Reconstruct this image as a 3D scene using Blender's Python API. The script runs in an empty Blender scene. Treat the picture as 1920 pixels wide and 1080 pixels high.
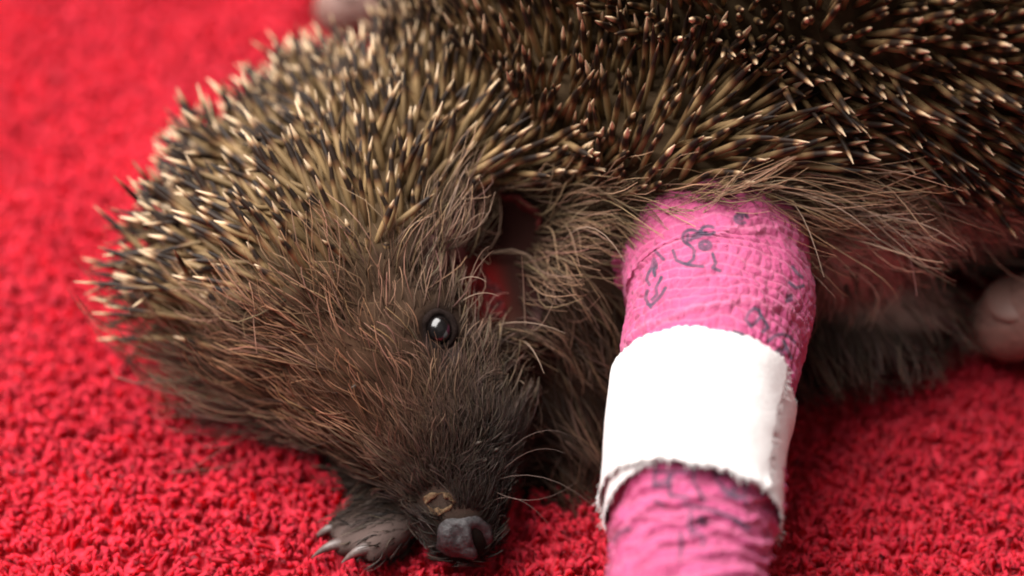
import bpy, bmesh, math, random
import numpy as np
from mathutils import Vector, Matrix
from mathutils.bvhtree import BVHTree

random.seed(7); rng = np.random.default_rng(7)
scene = bpy.context.scene
COL = scene.collection

# ------------------------------------------------------------------ camera
T = np.array([0.0, 0.0, 0.035]); DIST = 0.26; PITCH = math.radians(45); LENS = 60.0
FW = np.array([0, math.cos(PITCH), -math.sin(PITCH)])
UP = np.array([0, math.sin(PITCH), math.cos(PITCH)])
RT = np.array([1.0, 0, 0])
CAM = T - DIST * FW
MPP = DIST * 36.0 / LENS / 1920.0            # metres per photo pixel at the focus distance
cd = bpy.data.cameras.new('camera'); cam = bpy.data.objects.new('camera', cd); COL.objects.link(cam)
cam.matrix_world = Matrix(((RT[0], UP[0], -FW[0], CAM[0]), (RT[1], UP[1], -FW[1], CAM[1]), (RT[2], UP[2], -FW[2], CAM[2]), (0, 0, 0, 1)))
cd.lens = LENS; cd.sensor_width = 36; cd.clip_start = 0.005; cd.clip_end = 20
cd.dof.use_dof = True; cd.dof.focus_distance = DIST - 0.003; cd.dof.aperture_fstop = 6.3
scene.camera = cam; scene.cycles.filter_width = 1.9
scene.view_settings.view_transform = 'Standard'; scene.view_settings.look = 'None'
scene.view_settings.exposure = 0.0; scene.view_settings.gamma = 1.0

# ------------------------------------------------------------------ light (indoors: window-like soft lamp, dim room)
world = bpy.data.worlds.new('World'); scene.world = world; world.use_nodes = True
bg = world.node_tree.nodes['Background']; bg.inputs[0].default_value = (1.0, 0.93, 0.90, 1); bg.inputs[1].default_value = 0.19
def area(name, loc, aim, size, power, col):
    l = bpy.data.lights.new(name, 'AREA'); l.shape = 'RECTANGLE'; l.size = size[0]; l.size_y = size[1]; l.energy = power; l.color = col
    o = bpy.data.objects.new(name, l); COL.objects.link(o); o.location = loc
    o.rotation_euler = (Vector(aim) - Vector(loc)).to_track_quat('-Z', 'Y').to_euler(); return o
area('window_light', (-0.34, 0.24, 0.82), (0, 0.0, 0.02), (1.0, 0.75), 42.0, (1.0, 0.96, 0.93))
area('fill_light', (0.25, -0.45, 0.9), (0, 0, 0.03), (0.9, 0.7), 0.5, (1.0, 0.92, 0.86))  # weak frontal fill, added to lift the shaded side; no real lamp

def at(px, py, s=0.0):
    k = 1 + s / DIST
    return T + s * FW + RT * ((px - 960) * MPP * k) + UP * ((540 - py) * MPP * k)
def proj(P):
    d = np.asarray(P) - CAM; z = d @ FW; f = DIST / z
    return np.stack([960 + (d @ RT) * f / MPP, 540 - (d @ UP) * f / MPP, z - DIST], -1)

# ------------------------------------------------------------------ materials
def mat(name, build):
    m = bpy.data.materials.new(name); m.use_nodes = True; nt = m.node_tree
    b = nt.nodes['Principled BSDF']; build(nt, b, nt.nodes, nt.links); return m
def setp(b, **k):
    for n, v in k.items(): b.inputs[n.replace('_', ' ')].default_value = v
def noise(N, scale, detail=4, rough=0.6, L=None, vec=None):
    n = N.new('ShaderNodeTexNoise'); n.inputs['Scale'].default_value = scale; n.inputs['Detail'].default_value = detail; n.inputs['Roughness'].default_value = rough
    if vec is not None: L.new(vec, n.inputs['Vector'])
    return n
def ramp(N, stops):
    r = N.new('ShaderNodeValToRGB'); e = r.color_ramp.elements
    while len(e) > 1: e.remove(e[-1])
    e[0].position = stops[0][0]; e[0].color = (*stops[0][1], 1)
    for p, c in stops[1:]:
        x = e.new(p); x.color = (*c, 1)
    return r
def objco(N): return N.new('ShaderNodeTexCoord').outputs['Object']
def bump(N, L, b, h, strength, dist):
    u = N.new('ShaderNodeBump'); u.inputs['Strength'].default_value = strength; u.inputs['Distance'].default_value = dist
    L.new(h, u.inputs['Height']); L.new(u.outputs[0], b.inputs['Normal'])
def simple(name, col, rough=0.6, var=0.35, scale=900, bmp=0.0002, **k):
    def f(nt, b, N, L):
        n = noise(N, scale, 5, 0.65, L, objco(N)); c = np.array(col)
        r = ramp(N, [(0.3, tuple(c * (1 - var))), (0.7, tuple(np.minimum(c * (1 + var), 1)))])
        L.new(n.outputs[0], r.inputs[0]); L.new(r.outputs[0], b.inputs['Base Color'])
        setp(b, Roughness=rough, **k)
        if bmp: bump(N, L, b, n.outputs[0], 0.6, bmp)
    return mat(name, f)
def translucent(nt, b, N, L, colsock, f):
    t = N.new('ShaderNodeBsdfTranslucent'); L.new(colsock, t.inputs['Color']); m = N.new('ShaderNodeMixShader'); m.inputs[0].default_value = f
    L.new(b.outputs[0], m.inputs[1]); L.new(t.outputs[0], m.inputs[2]); L.new(m.outputs[0], N['Material Output'].inputs['Surface'])
def attr_mat(name, attr, rough, spec=0.4, bmp=0, trans=0, **k):
    def f(nt, b, N, L):
        a = N.new('ShaderNodeAttribute'); a.attribute_name = attr
        L.new(a.outputs['Color'], b.inputs['Base Color']); setp(b, Roughness=rough, **k); b.inputs['Specular IOR Level'].default_value = spec
        if trans: translucent(nt, b, N, L, a.outputs['Color'], trans)
        if bmp:
            n = noise(N, 3500, 3, 0.6, L, objco(N)); bump(N, L, b, n.outputs[0], 0.5, bmp)
    return mat(name, f)
def quill_build(nt, b, N, L):
    a = N.new('ShaderNodeAttribute'); a.attribute_name = 't'
    q = N.new('ShaderNodeAttribute'); q.attribute_name = 'rnd'
    m = N.new('ShaderNodeMath'); m.operation = 'MULTIPLY_ADD'; L.new(q.outputs['Fac'], m.inputs[0]); m.inputs[1].default_value = 0.20; L.new(a.outputs['Fac'], m.inputs[2])
    m2 = N.new('ShaderNodeMath'); m2.operation = 'SUBTRACT'; L.new(m.outputs[0], m2.inputs[0]); m2.inputs[1].default_value = 0.19
    r = ramp(N, [(0.0, (.11, .068, .030)), (0.22, (.22, .142, .066)), (0.46, (.24, .152, .070)), (0.55, (.10, .048, .021)), (0.61, (.020, .012, .008)),
                 (0.755, (.020, .012, .008)), (0.80, (.16, .085, .040)), (0.85, (.38, .27, .16)), (1.0, (.58, .44, .30))])
    L.new(m2.outputs[0], r.inputs[0])
    h = N.new('ShaderNodeHueSaturation'); L.new(r.outputs[0], h.inputs['Color'])
    mv = N.new('ShaderNodeMapRange'); L.new(q.outputs['Fac'], mv.inputs[0]); mv.inputs[3].default_value = 0.6; mv.inputs[4].default_value = 1.3
    L.new(mv.outputs[0], h.inputs['Value']); L.new(h.outputs[0], b.inputs['Base Color'])
    setp(b, Roughness=0.55); b.inputs['Specular IOR Level'].default_value = 0.18
M_QUILL = mat('quill_keratin', quill_build)
M_FUR = attr_mat('fur_hair', 'Col', 0.5, 0.14, trans=.22)
M_SKIN = attr_mat('body_skin', 'Col', 0.85, 0.02, 0.0002)
M_EYE = simple('eye_black', (.004, .003, .003), 0.17, 0.2, 200, 0)
M_LID = simple('eyelid_skin', (.012, .008, .007), 0.9, 0.4, 2500, .0002, Specular_IOR_Level=.02)
M_NOSE = simple('nose_leather', (.026, .022, .023), 0.5, 0.7, 1300, .0005, Specular_IOR_Level=.3)
M_NOSTRIL = simple('nostril_wet', (.018, .003, .004), 0.4, 0.4, 900, .0001, Specular_IOR_Level=.2)
M_CLAW = simple('claw_horn', (.095, .068, .062), 0.5, 0.45, 500, .0001)
M_WOUND = simple('raw_flesh', (.05, .002, .002), 0.5, 0.8, 900, .0012, Specular_IOR_Level=.1)
M_RIM = simple('pink_skin_fold', (.24, .12, .12), 0.4, 0.35, 900, .0004)
M_EAR = simple('ear_skin', (.06, .010, .009), 0.7, 0.6, 800, .0004, Specular_IOR_Level=.08)
M_SCAB = simple('scab_crust', (.12, .078, .045), 0.9, 0.6, 2600, .0006, Specular_IOR_Level=.05)
M_CRUST = simple('dark_crust', (.045, .028, .02), 0.5, 0.6, 1500, .0005)
M_CRUMB = simple('dirt_crumb', (.06, .045, .033), 0.8, 0.4, 1500, .0003)
M_HAND = simple('hand_skin', (.17, .088, .07), 0.6, 0.25, 700, .0008, Subsurface_Weight=0.0)
M_NAIL = simple('finger_nail', (.17, .088, .07), 0.6, 0.1, 200, 0)

# ------------------------------------------------------------------ mesh helpers
def link(name, me, m=None, parent=None):
    o = bpy.data.objects.new(name, me); COL.objects.link(o)
    if m: me.materials.clear(); me.materials.append(m)
    if parent: o.parent = parent
    return o
def raw(name, V, F, attrs=None, smooth=True):
    V = np.ascontiguousarray(V, dtype=np.float32); F = np.ascontiguousarray(F, dtype=np.int32)
    me = bpy.data.meshes.new(name); k = F.shape[1]
    me.vertices.add(len(V)); me.vertices.foreach_set('co', V.ravel())
    me.loops.add(F.size); me.loops.foreach_set('vertex_index', F.ravel())
    me.polygons.add(len(F)); me.polygons.foreach_set('loop_start', np.arange(0, F.size, k, dtype=np.int32))
    me.polygons.foreach_set('use_smooth', np.full(len(F), smooth, dtype=bool))
    me.update(calc_edges=True); me.validate()
    for n, A in (attrs or {}).items():
        A = np.asarray(A, dtype=np.float32)
        if A.ndim == 2:
            if A.shape[1] == 3: A = np.c_[A, np.ones(len(A), np.float32)]
            a = me.attributes.new(n, 'FLOAT_COLOR', 'POINT'); a.data.foreach_set('color', A.astype(np.float32).ravel())
        else:
            a = me.attributes.new(n, 'FLOAT', 'POINT'); a.data.foreach_set('value', A)
    return me
def tag(o, label, cat, group=None, kind=None):
    if label: o['label'] = label
    if cat: o['category'] = cat
    if group: o['group'] = group
    if kind: o['kind'] = kind
    return o
def empty(name, loc=(0, 0, 0)):
    o = bpy.data.objects.new(name, None); COL.objects.link(o); o.location = loc; o.empty_display_size = .01; return o
def norm(v): return v / np.maximum(np.linalg.norm(v, axis=-1, keepdims=True), 1e-12)
def tubes(C, R, m, twist=None):
    """C (n,k,3) centre lines, R (n,k) radii, m sides -> V, F(quads)"""
    n, k, _ = C.shape
    d = norm(C[:, -1] - C[:, 0] + 1e-9); ref = np.where(np.abs(d[:, 2:3]) > .9, np.array([[1., 0, 0]]), np.array([[0, 0, 1.]]))
    a = norm(np.cross(d, ref)); b = np.cross(d, a)
    ang = np.arange(m) * 2 * np.pi / m
    if twist is None: twist = np.zeros(n)
    ca = np.cos(ang[None] + twist[:, None]); sa = np.sin(ang[None] + twist[:, None])
    ring = ca[..., None] * a[:, None] + sa[..., None] * b[:, None]          # n,m,3
    V = C[:, :, None] + R[:, :, None, None] * ring[:, None]
    idx = np.arange(n * k * m).reshape(n, k, m); j = np.roll(idx, -1, axis=2)
    F = np.stack([idx[:, :-1], idx[:, 1:], j[:, 1:], j[:, :-1]], -1).reshape(-1, 4)
    return V.reshape(-1, 3), F
ICO = {}
def ico(sub):
    if sub not in ICO:
        bm = bmesh.new(); bmesh.ops.create_icosphere(bm, subdivisions=sub, radius=1)
        ICO[sub] = (np.array([v.co[:] for v in bm.verts]), np.array([[v.index for v in f.verts] for f in bm.faces])); bm.free()
    return ICO[sub]
def blob(name, balls, voxel, smooth_it=8):
    """balls: (centre, radii(3) or r[, rot 3x3]) -> one continuous remeshed surface"""
    v, f = ico(3); VV = []; FF = []; o = 0
    for bl in balls:
        c, r = bl[0], np.ones(3) * bl[1]
        p = v * r
        if len(bl) > 2: p = p @ np.asarray(bl[2]).T
        VV.append(p + c); FF.append(f + o); o += len(v)
    me = raw(name, np.concatenate(VV), np.concatenate(FF)); ob = link(name, me)
    md = ob.modifiers.new('r', 'REMESH'); md.mode = 'VOXEL'; md.voxel_size = voxel; md.use_smooth_shade = True
    sm = ob.modifiers.new('s', 'SMOOTH'); sm.factor = .5; sm.iterations = smooth_it
    dg = bpy.context.evaluated_depsgraph_get(); me2 = bpy.data.meshes.new_from_object(ob.evaluated_get(dg)); me2.name = name
    bpy.data.objects.remove(ob); bpy.data.meshes.remove(me)
    me2.polygons.foreach_set('use_smooth', np.ones(len(me2.polygons), dtype=bool))
    return me2
def chain(pts, step=.3):
    """pts: list of (pos, r) -> densely spaced balls"""
    out = []
    for (a, ra), (b, rb) in zip(pts[:-1], pts[1:]):
        L = np.linalg.norm(np.array(b) - a); n = max(2, int(L / (min(ra, rb) * step)))
        for i in range(n): t = i / n; out.append((np.array(a) * (1 - t) + np.array(b) * t, ra * (1 - t) + rb * t))
    out.append((np.array(pts[-1][0]), pts[-1][1])); return out
def co(me):
    V = np.empty(len(me.vertices) * 3, np.float32); me.vertices.foreach_get('co', V); return V.reshape(-1, 3).astype(float)
def nrm(me):
    V = np.empty(len(me.vertices) * 3, np.float32); me.vertex_normals.foreach_get('vector', V); return V.reshape(-1, 3).astype(float)
def vnoise(P, scale, seed=0):
    """cheap smooth 3-d value noise, about -1..1"""
    P = np.asarray(P) * scale; i = np.floor(P).astype(np.int64); f = P - i; f = f * f * (3 - 2 * f); out = 0
    for dx in (0, 1):
        for dy in (0, 1):
            for dz in (0, 1):
                h = ((i[:, 0] + dx) * 374761393 + (i[:, 1] + dy) * 668265263 + (i[:, 2] + dz) * 2147483647 + seed * 974711) & 0xffffffff
                h = ((h ^ (h >> 13)) * 1274126177) & 0xffffffff; h = ((h ^ (h >> 16)) & 0xffff) / 32767.5 - 1
                w = (f[:, 0] if dx else 1 - f[:, 0]) * (f[:, 1] if dy else 1 - f[:, 1]) * (f[:, 2] if dz else 1 - f[:, 2])
                out = out + w * h
    return out

# ------------------------------------------------------------------ towel
def build_towel():
    # cloth sheet: finely divided, softly undulating
    def hgt(x, y): 
        p = np.stack([x, y, np.zeros_like(x)], -1).reshape(-1, 3)
        return (vnoise(p, 22, 3) * .0016 + vnoise(p, 60, 5) * .0007).reshape(x.shape)
    xs = np.linspace(-.40, .40, 220); ys = np.linspace(-.30, .50, 220); X, Y = np.meshgrid(xs, ys, indexing='ij')
    Z = hgt(X, Y) - .0017
    idx = np.arange(X.size).reshape(X.shape)
    F = np.stack([idx[:-1, :-1], idx[1:, :-1], idx[1:, 1:], idx[:-1, 1:]], -1).reshape(-1, 4)
    def tm(nt, b, N, L):
        n = noise(N, 420, 5, .7, L, objco(N)); n2 = noise(N, 30, 3, .6, L, objco(N))
        r = ramp(N, [(.3, (.72, .024, .05)), (.6, (.88, .038, .076))]); L.new(n.outputs[0], r.inputs[0]); L.new(r.outputs[0], b.inputs['Base Color'])
        setp(b, Roughness=.95, Sheen_Weight=.25, Sheen_Roughness=.5); b.inputs['Specular IOR Level'].default_value = .1
        b.inputs['Sheen Tint'].default_value = (1, .35, .4, 1); bump(N, L, b, n.outputs[0], 1.0, .003)
    mt = mat('red_terry', tm)
    base = link('towel', raw('towel', np.stack([X, Y, Z], -1).reshape(-1, 3), F), mt)
    tag(base, 'soft red terry towel spread under the hedgehog', 'towel')
    # pile: real loops
    pts = []
    sp = .00102
    gx = np.arange(-.18, .12, sp); gy = np.arange(-.075, .21, sp)
    GX, GY = np.meshgrid(gx, gy, indexing='ij'); GX = GX.ravel() + rng.normal(0, sp * .33, GX.size); GY = GY.ravel() + rng.normal(0, sp * .33, GY.size)
    # far rows are thinned: their loops are smaller than the eye can part
    keep = (rng.random(GX.size) < np.clip(1.15 - (GY - .06) * 3.2, .45, 1)) & (np.abs(GX) < .105 + .42 * (GY + .13)) & ~((GX > -.0) & (GY > .055))
    GX, GY = GX[keep], GY[keep]; n = len(GX)
    Pb = np.stack([GX, GY, hgt(GX, GY) - .0021], -1)
    P2 = np.c_[GX, GY, np.zeros(n)]
    # neighbouring loops lean together, so the pile breaks into tufts with dark clefts between
    cell = .0036
    cen = np.c_[np.round(GX / cell + vnoise(P2, 130, 1) * .5), np.round(GY / cell + vnoise(P2, 130, 2) * .5)]
    h = (cen[:, 0] * 127.1 + cen[:, 1] * 311.7); r1 = np.modf(np.sin(h) * 43758.5)[0]; r2 = np.modf(np.sin(h * 1.7 + 3) * 24634.6)[0]
    toC = np.c_[cen[:, 0] * cell - GX, cen[:, 1] * cell - GY]
    lean = toC * .42 + np.c_[r1, r2] * .0010 + rng.normal(0, .0006, (n, 2))
    hh = (.0024 + r1 * .00035 + rng.normal(0, .0004, n)).clip(.0012, .0042)
    ori = rng.random(n) * np.pi * 2; w = rng.uniform(.0004, .0010, n)
    t = np.linspace(0, 1, 4); C = np.zeros((n, 4, 3))
    ax = np.c_[np.cos(ori), np.sin(ori)]
    for i, tt in enumerate(t):
        up = math.sin(tt * math.pi * .86); side = (tt - .5) * 2
        tw = np.c_[-ax[:, 1], ax[:, 0]] * (math.sin(tt * 5.5) * .00035)
        C[:, i, :2] = Pb[:, :2] + ax * (side * w)[:, None] + lean * up + tw
        C[:, i, 2] = Pb[:, 2] + hh * up
    R = np.outer(rng.uniform(.00034, .00058, n), np.array([.8, 1.1, 1.15, .6]))
    V, F = tubes(C, R, 3, rng.random(n) * 6)
    V = V + np.stack([vnoise(V, 1900, 9), vnoise(V, 1900, 10), vnoise(V, 1900, 11)], -1) * .00022
    c = np.array([.90, .040, .080])[None] * ((rng.uniform(.85, 1.12, n) * (1 + .10 * vnoise(P2, 40, 15)))[:, None]) + np.c_[np.zeros(n), rng.random(n) * .008, rng.random(n) * .012]
    def pm(nt, b, N, L):
        a = N.new('ShaderNodeAttribute'); a.attribute_name = 'Col'; L.new(a.outputs['Color'], b.inputs['Base Color'])
        setp(b, Roughness=.9, Sheen_Weight=.35, Sheen_Roughness=.45); b.inputs['Specular IOR Level'].default_value = .12
        b.inputs['Sheen Tint'].default_value = (1, .35, .4, 1)
        n_ = noise(N, 4000, 3, .6, L, objco(N)); bump(N, L, b, n_.outputs[0], .7, .0004); translucent(nt, b, N, L, a.outputs['Color'], .6)
    o = link('pile', raw('pile', V, F, {'Col': np.repeat(np.minimum(c, .96), 12, axis=0)}), mat('red_pile', pm), base)
    o['kind'] = 'stuff'
build_towel()

# ------------------------------------------------------------------ hedgehog body
hog = empty('hedgehog', (0.03, .05, 0))
tag(hog, 'brown spiny hedgehog lying on the red towel with one foreleg bandaged', 'hedgehog')
HOGM = Matrix.Translation(hog.location).inverted()
def child(name, me, m, parent=hog):
    o = link(name, me, m, parent)
    if parent is hog: o.matrix_parent_inverse = HOGM
    return o
LEG = [(1315, 330, .026, .0130), (1335, 440, .014, .0141), (1350, 560, .006, .0138), (1330, 690, -.004, .0126), (1311, 800, -.011, .0117), (1301, 900, -.0165, .0112), (1294, 1000, -.0215, .0108), (1289, 1090, -.0255, .0105), (1285, 1180, -.029, .0102)]
leg_ax = np.array([at(a, b, s) for a, b, s, r in LEG]); leg_r = np.array([r for *_, r in LEG])
B = []
B.append((np.array([.092, .064, .050]), np.array([.098, .046, .045])))
B += chain([(at(1150, 230, .045), .036), (at(1010, 355, .045), .031), (at(800, 475, .033), .0275), (at(690, 560, .023), .0245)], .4)      # neck to skull
B.append((at(575, 540, .029), .0205)); B.append((at(690, 370, .042), .0195)); B.append((at(575, 440, .036), .0175)); B.append((at(590, 620, .024), .0135)); B.append((at(860, 560, .022), .0185))
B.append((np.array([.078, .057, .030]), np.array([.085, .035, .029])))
B += chain([(at(745, 660, .015), .0190), (at(825, 800, .0090), .0134), (at(852, 900, .0055), .0090), (at(866, 985, .0035), .0062)], .25)   # snout
B += chain([(at(1040, 500, .034), .024), (at(1060, 700, .034), .020), (at(1030, 850, .030), .014)], .35)      # throat and chest
B.append((at(1310, 310, .031), .0290)); B.append((at(1480, 300, .036), .030))
B += chain([(at(1300, 400, .040), .020), (leg_ax[2], .0115), (leg_ax[5], .0085), (leg_ax[7], .0075)], .35)     # bandaged foreleg
B += chain([(at(640, 760, .038), .014), (at(560, 800, .036), .010)], .3)      # far cheek / shoulder
B += chain([(at(700, 860, .026), .009), (at(742, 970, .013), .0048), (at(725, 1005, .0085), .0042)], .3)   # far foreleg and paw
for a, b_ in (((700, 985, .009), (650, 1022, .0065)), ((735, 1000, .006), (700, 1030, .003)), ((690, 965, .011), (640, 990, .010))):
    B += chain([(at(*a), .0030), (at(*b_), .0024)], .3)
B.append((np.array([.046, .021, .0095]), np.array([.031, .016, .0085])))  # low hind-leg bulge, shaped to fill the shadow zone under the belly
B += chain([((.13, .035, .02), .012), ((.125, .015, .006), .008), ((.11, .008, .005), .006)], .3)   # hind leg, out of frame
body_me = blob('body', B, .0011, 6)
BV = co(body_me); BN = nrm(body_me)
bvh = BVHTree.FromPolygons([Vector(v) for v in BV], [tuple(p.vertices) for p in body_me.polygons])
def hit(px, py):
    d = norm(at(px, py, 0) - CAM); r = bvh.ray_cast(Vector(CAM), Vector(d))
    if r[0] is None:
        r = bvh.find_nearest(Vector(at(px, py, .02)))
    return np.array(r[0]), np.array(r[1])

# sink the ear / wound hollow and the eye socket into the skin
def dent(px, py, rad, depth):
    global BV
    p, n = hit(px, py); d = np.linalg.norm(BV - p, axis=1); w = np.clip(1 - (d / rad) ** 2, 0, 1) ** 2
    BV = BV - n * (w * depth)[:, None]
EYE_P, EYE_N = hit(824, 618)
dent(935, 545, .0105, .0050); dent(955, 425, .012, .0065); dent(855, 500, .005, .0015); dent(824, 618, .0042, .0012)
RIDGES = [([(938, 478), (955, 505), (972, 540), (980, 575), (970, 606)], .0011, .0016), ([(1003, 545), (1012, 580), (1004, 622)], .0008, .0010), ([(822, 452), (842, 462), (868, 476)], .0009, .0010), ([(880, 500), (874, 540), (888, 588), (930, 612)], .0009, .0011),
          ([(905, 470), (895, 430), (915, 390), (955, 372), (995, 385)], .0013, .0018)]
RW = []
for pts, wd, hg in RIDGES:
    P_ = np.array([hit(*p)[0] for p in pts]); w = np.zeros(len(BV))
    for a_, b_ in zip(P_[:-1], P_[1:]):
        ab = b_ - a_; t_ = np.clip(((BV - a_) @ ab) / (ab @ ab), 0, 1); dd = np.linalg.norm(BV - a_ - t_[:, None] * ab, axis=1); w = np.maximum(w, np.exp(-(dd / wd) ** 2))
    RW.append(w)
for (pts, wd, hg), w in zip(RIDGES, RW): BV = BV + (norm(BN * .5 - FW * .5)) * (w * hg * (1 + .3 * vnoise(BV, 700, 8)))[:, None]
body_me.vertices.foreach_set('co', BV.astype(np.float32).ravel()); body_me.update()
BN = nrm(body_me)
bvh = BVHTree.FromPolygons([Vector(v) for v in BV], [tuple(p.vertices) for p in body_me.polygons])

# ------------------------------------------------------------------ groom guides: px, py, dir x, dir y(down), lift, length mm, quill, colour
G = []
C_FACE = (.30, .146, .084); C_SKIRT = (.29, .185, .112); C_SNOUT = (.052, .040, .034); C_BELLY = (.42, .30, .24); C_CHEEK = (.11, .055, .036); C_PALE = (.27, .185, .13); C_GREY = (.20, .12, .092)
def g(px, py, dx, dy, lift, L, q, c=C_SKIRT): G.append((px, py, dx, dy, lift, L, q, c))
# quills
for a in [(400, 625, -1, -.12, .6, 24.0), (390, 555, -1, -.2, .5, 22.0), (420, 470, -1, -.3, .5, 21.0), (440, 380, -.9, -.5, .55, 20.0), (500, 280, -.75, -.7, 0.68, 15.5), (590, 200, -.5, -.9, 0.74, 15.5),
          (700, 120, -.2, -1, 0.93, 15.5), (520, 470, -.9, -.45, 0.68, 15.5), (560, 370, -.75, -.65, 0.81, 15.5), (640, 300, -.4, -.9, 0.81, 15.5), (760, 220, 0, -1, 1.08, 15.5),
          (650, 430, -.6, -.8, 0.81, 14.6), (740, 380, -.2, -1, 0.93, 14.6), (820, 300, .35, -.9, 0.93, 14.6), (920, 200, .4, -.9, 1.55, 14.6), (1060, 120, .25, -1, 2.60, 14.6),
          (900, 310, .7, -.7, 0.78, 14.6), (1040, 260, .8, -.6, 0.78, 14.6), (1200, 230, .75, -.65, 0.85, 14.6), (1200, 100, .3, -.9, 2.60, 14.6), (1350, 200, .75, -.6, 0.93, 14.6),
          (1400, 60, .35, -.8, 2.60, 14.6), (1500, 240, .9, -.35, 0.78, 14.6), (1600, 140, .7, -.6, 1.71, 14.6), (1650, 250, .95, -.15, 0.70, 13.8), (1780, 200, .95, -.3, 0.93, 15.5),
          (1800, 350, .95, .1, .6, 13), (1700, 360, .92, .2, .6, 13), (1850, 60, .7, -.6, 2.17, 14.6), (1900, 350, .97, .1, .6, 13), (1000, 20, .1, -1, 2.60, 14.6), (820, 60, 0, -1, 1.71, 15.5), (1250, 0, .2, -1, 2.60, 14.6), (1550, 20, .3, -.9, 2.60, 14.6), (1700, -40, .4, -.8, 2.60, 14.6),
          (1000, 320, .8, -.6, 0.70, 12.9), (1100, 340, .85, -.5, 0.70, 12.9), (1200, 335, .85, -.5, 0.70, 13.8), (1300, 330, .9, -.4, 0.78, 13.8), (1400, 330, .9, -.35, 0.78, 13.8), (1500, 350, .95, -.1, 0.75, 14), (1600, 365, .95, .1, .7, 13), (940, 290, .7, -.7, 0.78, 13.8), (1100, 270, .8, -.6, 0.78, 13.8), (1300, 250, .85, -.5, 0.85, 13.8), (1880, 270, .95, 0, 0.78, 14.6),
          (470, 560, -.95, -.3, 0.54, 13.8), (600, 525, -.8, -.6, 0.68, 12.0), (700, 500, -.45, -.9, 0.78, 12.0), (775, 450, -.1, -1, 0.78, 12.0)]:
    g(*a, 1)
# face fur
for a in [(450, 665, -1, -.2, .25, 12), (520, 600, -.9, -.45, .25, 12), (620, 600, -.75, -.65, .3, 11), (700, 580, -.5, -.9, .3, 10), (765, 555, -.2, -1, .3, 9),
          (520, 700, -.9, -.4, .22, 12), (600, 700, -.85, -.5, .22, 11), (680, 680, -.7, -.7, .22, 10), (740, 640, -.4, -.9, .2, 8), (640, 790, -.85, -.5, .22, 10),
          (720, 770, -.7, -.7, .2, 8.5), (700, 840, -.85, -.5, .2, 8), (770, 720, -.3, -.9, .2, 6)]:
    g(*a, 0, C_FACE)
for a in [(420, 700, -1, .05, .9, 16), (470, 790, -1, .15, .9, 16), (540, 850, -.9, .2, .8, 13), (620, 880, -.9, .1, .6, 10)]: g(*a, 0, C_GREY)
# snout and muzzle
for a in [(790, 820, -.5, -.8, .3, 4.5), (850, 760, .05, -1, .3, 4), (900, 720, .3, -.9, .3, 4.5), (860, 850, .0, -1, .35, 3.2), (930, 830, .5, -.8, .35, 4), (820, 900, -.4, -.8, .35, 3),
          (880, 900, .2, -.9, .35, 3), (940, 900, .8, -.4, .45, 4), (840, 680, .7, -.1, .12, 2.5), (805, 660, -.8, -.3, .12, 4), (980, 780, .8, -.4, .4, 5), (790, 960, -.8, -.3, .4, 3), (930, 960, .8, .2, .4, 3.5)]:
    g(*a, 0, C_SNOUT)
for a in [(880, 660, .6, -.5, .35, 6), (940, 640, .8, -.4, .4, 8), (1000, 640, .8, -.3, .45, 9)]: g(*a, 0, (.27, .18, .12))
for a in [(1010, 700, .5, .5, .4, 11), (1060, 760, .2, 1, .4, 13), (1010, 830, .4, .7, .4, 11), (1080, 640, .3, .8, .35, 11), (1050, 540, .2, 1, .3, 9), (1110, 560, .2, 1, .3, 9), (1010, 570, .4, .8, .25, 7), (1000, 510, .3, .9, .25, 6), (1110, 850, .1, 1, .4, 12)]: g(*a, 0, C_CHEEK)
# around the eye, ear
for a in [(800, 540, .2, -.9, .4, 6), (860, 560, .7, -.5, .35, 6), (770, 590, -.3, -.9, .3, 7)]: g(*a, 0, C_PALE)
for a in [(840, 450, .45, -.85, .5, 11), (880, 380, .7, -.65, .5, 12), (800, 480, .2, -1, .45, 10)]: g(*a, 0, (.33, .22, .155))
# skirt fringe
for a in [(1000, 470, .35, .75, .35, 8), (1050, 440, .75, .3, .4, 9), (1030, 405, .8, -.45, .5, 10), (1100, 420, .9, -.35, .5, 12), (1200, 400, .92, -.3, .45, 12), (1300, 390, .95, -.2, .45, 12),
          (1400, 385, .95, -.1, .45, 12), (1480, 390, .95, .25, .45, 13), (1560, 395, .85, .5, .4, 13), (1150, 445, .9, -.3, .5, 11)]:
    g(*a, 0, C_SKIRT)
for a in [(1640, 395, .85, .5, .35, 11), (1750, 390, .85, .45, .35, 11), (1860, 385, .9, .35, .35, 11), (1600, 430, .6, .8, .3, 11), (1700, 440, .65, .75, .3, 11), (1800, 430, .8, .6, .3, 11), (1620, 520, .25, 1, .25, 11), (1720, 540, .3, 1, .25, 11), (1880, 450, .8, .5, .3, 11), (1560, 500, .15, 1, .25, 10),
          (1640, 560, .3, 1, .25, 11)]:
    g(*a, 0, C_BELLY)
for a in [(1600, 640, .3, .9, .35, 11), (1750, 650, .4, .8, .35, 11), (1560, 700, .3, .8, .3, 9), (1680, 700, .5, .6, .3, 9), (1820, 690, .6, .5, .3, 9)]: g(*a, 0, (.050, .028, .021))  # dark belly and hind-leg fur, coloured near-black to carry the shadow there
for a in [(700, 960, -.8, .5, .3, 4), (740, 990, -.8, .5, .25, 3), (650, 1010, -.8, .5, .2, 3)]: g(*a, 0, (.075, .058, .05))
for a in [(610, 1030, -.9, .3, .2, 2)]: g(*a, 0, (.10, .075, .065))
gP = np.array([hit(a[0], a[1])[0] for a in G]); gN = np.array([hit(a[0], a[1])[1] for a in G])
gD = np.array([RT * a[2] - UP * a[3] for a in G]); gS = np.array([[a[4], a[5] * .001, a[6]] for a in G]); gC = np.array([a[7] for a in G])
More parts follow.
